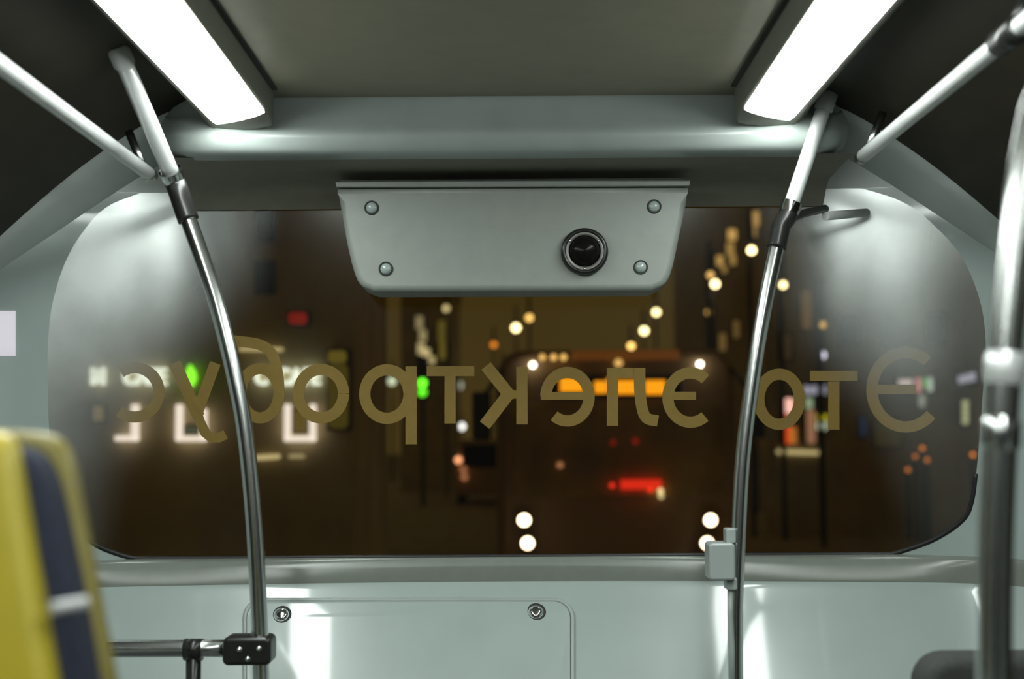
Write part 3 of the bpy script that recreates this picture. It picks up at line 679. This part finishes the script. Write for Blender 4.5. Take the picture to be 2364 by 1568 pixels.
for sx in (-.85, .85):
    for dy in (.8, 3.7): part(MB().tube([(xv + sx - .1, Y + dy, ZR + .33), (xv + sx + .1, Y + dy, ZR + .33)], .33, 16), 'wheel', M['rubber'], t)

# ---- buildings
def building(label, x0, x1, Y, top, depth=8, m='facade', wins=(), group='buildings along the street'):
    a = at(x0, 1022, Y).x; b = at(x1, 1022, Y).x; zt = at(1182, top, Y).z
    t = thing('building', label, 'building', ((a + b) / 2, Y, ZR), group)
    part(MB().box((a, Y, ZR), (b, Y + depth, zt)), 'facade', M[m], t)
    part(MB().box((a - .1, Y - .1, zt - .1), (b + .1, Y + depth + .1, zt + .15)), 'cornice', M[m], t)
    for (px, py, wpx, hpx, col, s) in wins:
        p = at(px, py, Y - .05); w_, h_ = wpx * Y / FPX, hpx * Y / FPX
        fr = part(MB().box((p.x - w_ / 2 - .0011 * Y, Y - .04, p.z - h_ / 2 - .0011 * Y), (p.x + w_ / 2 + .0011 * Y, Y + .02, p.z + h_ / 2 + .0011 * Y)), 'window_frame', M['lamp_metal'], t)
        part(MB().box((p.x - w_ / 2, Y - .06, p.z - h_ / 2), (p.x + w_ / 2, Y - .02, p.z + h_ / 2)), 'pane', em(col, s) if s else M['darkglass'], fr)
    return t
OL = (0.75, 0.58, 0.08)
building('dark shop building with the cafe signs, far left', -260, 818, 12, -150, depth=3, wins=[(x, y, 40, 70, OL, 0) for x in (120, 300, 470, 610) for y in (520, 640)] + [(442, 992, 30, 16, (0.5, 0.6, 0.35), 0.10), (693, 972, 32, 50, (0.9, 0.6, 0.08), 0.12), (227, 955, 22, 34, (0.9, 0.7, 0.3), 0.16)])
building('narrow building with gold lit windows behind the green traffic light', 925, 1045, 60, 650, wins=[(968, 745, 16, 30, CREAM, .28), (976, 775, 16, 26, CREAM, .35), (972, 805, 16, 26, CREAM, .55), (984, 818, 16, 26, CREAM, .7), (997, 832, 14, 18, CREAM, .5), (1020, 765, 18, 50, OL, .14), (1024, 810, 18, 40, OL, .18)])
building('tall tower with strings of gold lit windows beside the right pole', 1630, 1765, 42, 380, wins=[(1745, 505, 16, 34, WARM, .45), (1740, 535, 14, 24, WARM, .3), (1690, 542, 20, 26, WARM, .6), (1686, 575, 18, 30, WARM, .35), (1660, 602, 20, 24, WARM, .5), (1692, 600, 14, 24, WARM, .35), (1672, 622, 12, 16, WARM, .3), (1700, 760, 14, 40, WARM, .12), (1668, 790, 16, 40, WARM, .14), (1668, 832, 14, 26, WARM, .22), (1684, 880, 14, 24, WARM, .22), (1668, 900, 14, 30, WARM, .15)])
building('dark shop building with lit shop fronts, far right', 1795, 2480, 30, 330, depth=1.5, wins=[(1862, 715, 24, 90, WARM, .10), (1815, 800, 26, 60, WARM, .03), (1960, 760, 40, 70, OL, 0), (2060, 760, 40, 70, OL, 0), (2160, 760, 40, 70, OL, 0), (1992, 985, 14, 46, (0.15, 0.3, 0.7), .06), (2050, 1000, 60, 60, OL, .03)])

def font_mesh(txt, h):
    cu = bpy.data.curves.new('sign_text', 'FONT'); cu.body = txt; cu.size = h / 0.7; cu.extrude = 0.05; cu.align_x = 'CENTER'; cu.offset = 0.010 * h / .3
    o = bpy.data.objects.new('sign_text', cu); C.objects.link(o)
    me = bpy.data.meshes.new_from_object(o.evaluated_get(bpy.context.evaluated_depsgraph_get()))
    bpy.data.objects.remove(o); bpy.data.curves.remove(cu); return me
def sign_text(txt, px, py, hpx, Y, col, s, label):
    me = font_mesh(txt, hpx * Y / FPX); me.transform(Matrix.Rotation(PI / 2, 4, 'X') @ Matrix.Diagonal((0.78, 1, 1, 1)))
    o = link('shop_sign', me, em(col, s)); o.location = at(px, py, Y); return tag(o, label, 'sign', 'lit shop signs')
YS = 11.947
PW = (0.85, 0.95, 0.85)
sign_text('M', 226, 888, 40, YS, PW, 1.25, 'white lit letter M sign at the far left')
sign_text('CAFE', 334, 888, 38, YS, PW, 1.25, 'white CAFE sign beside the lit letter M')
sign_text('C', 603, 888, 38, YS, PW, 1.25, 'white sign letter behind the left bowed pole')
sign_text('CAFE', 690, 888, 38, YS, PW, 1.25, 'white CAFE sign right of the left bowed pole')
# green leaf
p = at(438, 868, YS); k = YS / FPX
lf = [(0, 26), (10, 12), (14, -4), (8, -20), (0, -26), (-9, -20), (-14, -6), (-8, 8)]
lm = MB().plate([(p.x + a * k, p.z - 0 + b * k) for a, b in lf], lambda u, v, d: Vector((u, d, v)), YS + .05, YS - .04, .02)
tag(lm.build('leaf_sign', em((0.25, 1.0, 0.03), 1.5)), 'bright green leaf sign between the two cafe signs', 'sign', 'lit shop signs')
# white neon window frames under the signs
def frame_sign(pts, wpx, label):
    P = [at(x, y, YS) for x, y in pts]; m = MB()
    for a, b in zip(P, P[1:]):
        e = wpx * YS / FPX / 2; m.box((min(a.x, b.x) - e, YS - .05, min(a.z, b.z) - e), (max(a.x, b.x) + e, YS + .05, max(a.z, b.z) + e), .01)
    tag(m.build('neon_frame', em((0.95, 0.86, 0.80), 1.1)), label, 'neon frame', 'white neon frames under the cafe signs')
frame_sign([(274, 1012), (312, 1012), (312, 940)], 13, 'white neon corner leftmost under the cafe sign')
frame_sign([(414, 940), (414, 1013), (470, 1013), (470, 950)], 12, 'white neon U frame behind the tail of a letter')
frame_sign([(664, 940), (664, 1013), (722, 1013), (722, 940)], 13, 'white neon U frame right of the left bowed pole')
def reflection_streak(x0, y0, x1, y1, h, Y, col, s, label, n='tube_lamp'):  # glowing bars added to stand for reflections in the window
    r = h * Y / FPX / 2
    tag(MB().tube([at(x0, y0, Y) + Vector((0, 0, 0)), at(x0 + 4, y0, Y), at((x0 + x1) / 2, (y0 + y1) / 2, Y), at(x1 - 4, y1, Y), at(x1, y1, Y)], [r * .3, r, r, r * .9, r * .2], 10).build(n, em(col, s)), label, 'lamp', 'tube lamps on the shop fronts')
reflection_streak(550, 806, 655, 807, 10, YS, CREAM, .5, 'cream tube lamp over the cafe signs')
reflection_streak(588, 1057, 648, 1054, 11, YS, CREAM, .6, 'cream tube lamp low under the right neon frame')
reflection_streak(665, 1054, 705, 1054, 9, YS, CREAM, .35, 'short dim tube lamp beside the low cream one')
reflection_streak(1792, 1043, 1900, 1046, 10, 29.95, CREAM, .55, 'long cream tube lamp low under the right shop fronts')
# right shop signs
def sign_box(x0, y0, x1, y1, Y, bands, label, name='shop_sign', r=3):
    a = at(x0, y1, Y); b = at(x1, y0, Y)
    t = thing(name, label, 'sign', ((a.x + b.x) / 2, Y, a.z), 'lit shop signs')
    part(MB().box((a.x - .008, Y, a.z - .008), (b.x + .008, Y + .15, b.z + .008), .004), 'casing', M['lamp_metal'], t)
    for (u0, v0, u1, v1, col, s) in bands:
        p = at(u0, v1, Y); q = at(u1, v0, Y)
        part(MB().plate(rrect(p.x, p.z, q.x, q.z, min(q.x - p.x, q.z - p.z) * .3), lambda u, v, d: Vector((u, d, v)), Y + .02, Y - .04, .01), 'lit_panel', em(col, s), t)
YR = 29.846
sign_box(1852, 886, 1910, 914, YR, [(1855 + 11 * k, 890 + (k % 2) * 2, 1864 + 11 * k, 911, LILAC, .45) for k in range(5)], 'small bluish white shop sign between the letters')
sign_box(1808, 918, 1834, 1028, YR, [(1809, 920, 1833, 955, (1.0, .55, .5), 1.3), (1809, 957, 1822, 1026, (1.0, .10, .02), .8), (1824, 985, 1838, 1026, (1.0, .35, .06), .45)], 'tall red and pink neon sign inside the round letter')
sign_box(1858, 917, 1882, 1026, YR, [(1859, 918, 1876, 944, (.65, .9, .6), .4), (1863, 946, 1881, 1025, (1.0, .5, .28), .30)], 'narrow pale green and peach lit sign')
sign_box(1886, 955, 1909, 995, YR, [(1886, 957, 1908, 972, (.9, .8, .02), .9), (1886, 973, 1907, 994, (.85, 1.0, .8), 1.1)], 'small yellow and white lit sign')
sign_box(2072, 872, 2154, 908, YR, [(2074, 876, 2106, 890, (1.0, .85, .85), .7), (2114, 872, 2126, 906, (1.0, .35, .4), .6), (2127, 872, 2140, 896, (.15, .8, .2), .4), (2141, 872, 2152, 904, (.8, 1.0, .9), .6)], 'striped red, green and white sign inside the large capital letter')
sign_box(2120, 910, 2136, 942, YR, [(2121, 911, 2135, 940, (.8, .9, .8), .3)], 'pale upright lit panel under the striped sign')
sign_box(2210, 855, 2260, 886, YR, [(2212 + 10 * k, 868 - k * 3, 2221 + 10 * k, 886 - k * 2, LILAC, .5) for k in range(4)], 'bluish white shop sign at the far right end of the window')
sign_box(2220, 924, 2236, 980, YR, [(2221, 925 + 14 * k, 2235, 937 + 14 * k, (.9, 1.0, .55), .5) for k in range(4)], 'upright pale yellow sign at the far right end of the window')
sign_box(1664, 925, 1690, 1006, 41.846, [(1666, 927, 1682, 960, (.6, .6, .05), .35), (1667, 955, 1684, 985, (.7, 1.0, .3), .5), (1674, 980, 1688, 1004, (.9, .85, .6), .3)], 'upright greenish lit sign at the foot of the tower')
sign_box(665, 720, 710, 750, 11.845, [(667, 722, 709, 749, RED, .16)], 'dim red sign high above the cafe front')
t_ = sign_box(756, 808, 806, 992, 11.845, [(758, 810, 800, 838, OL, .14), (758, 840, 804, 990, OL, .07)], 'dim olive banner behind the letters left of middle')
# low bollard lights on the right pavement
for i, (px, py, s, lab) in enumerate(((2129, 1035, .7, 'topmost of the small orange bollard lights, far right'), (2113, 1054, .5, 'left of the middle pair of small orange bollard lights'), (2140, 1062, .6, 'right of the middle pair of small orange bollard lights'), (2096, 1085, .6, 'lowest of the small orange bollard lights'), (2246, 1050, 1.0, 'orange bollard light beside the right edge of the window'), (1745, 1004, 1.6, 'red orange bollard light just right of the right pole'))):
    Y = 28.0 + .3 * i if i != 5 else 40.0; p = at(px, py, Y)
    t = thing('bollard_light', lab, 'bollard', (p.x, Y, ZR), 'small orange bollard lights')
    part(MB().tube([(p.x, Y, ZR), (p.x, Y, p.z - .05)], .05, 10), 'post', M['lamp_metal'], t)
    part(ball(p, .045 if i != 5 else .09), 'bulb', em(ORANGE, s * 1.3), t)
    part(MB().lathe([(0, .12), (.06, .09), (.07, .05)], p, (0, 0, 1), 12), 'cap', M['lamp_metal'], t)
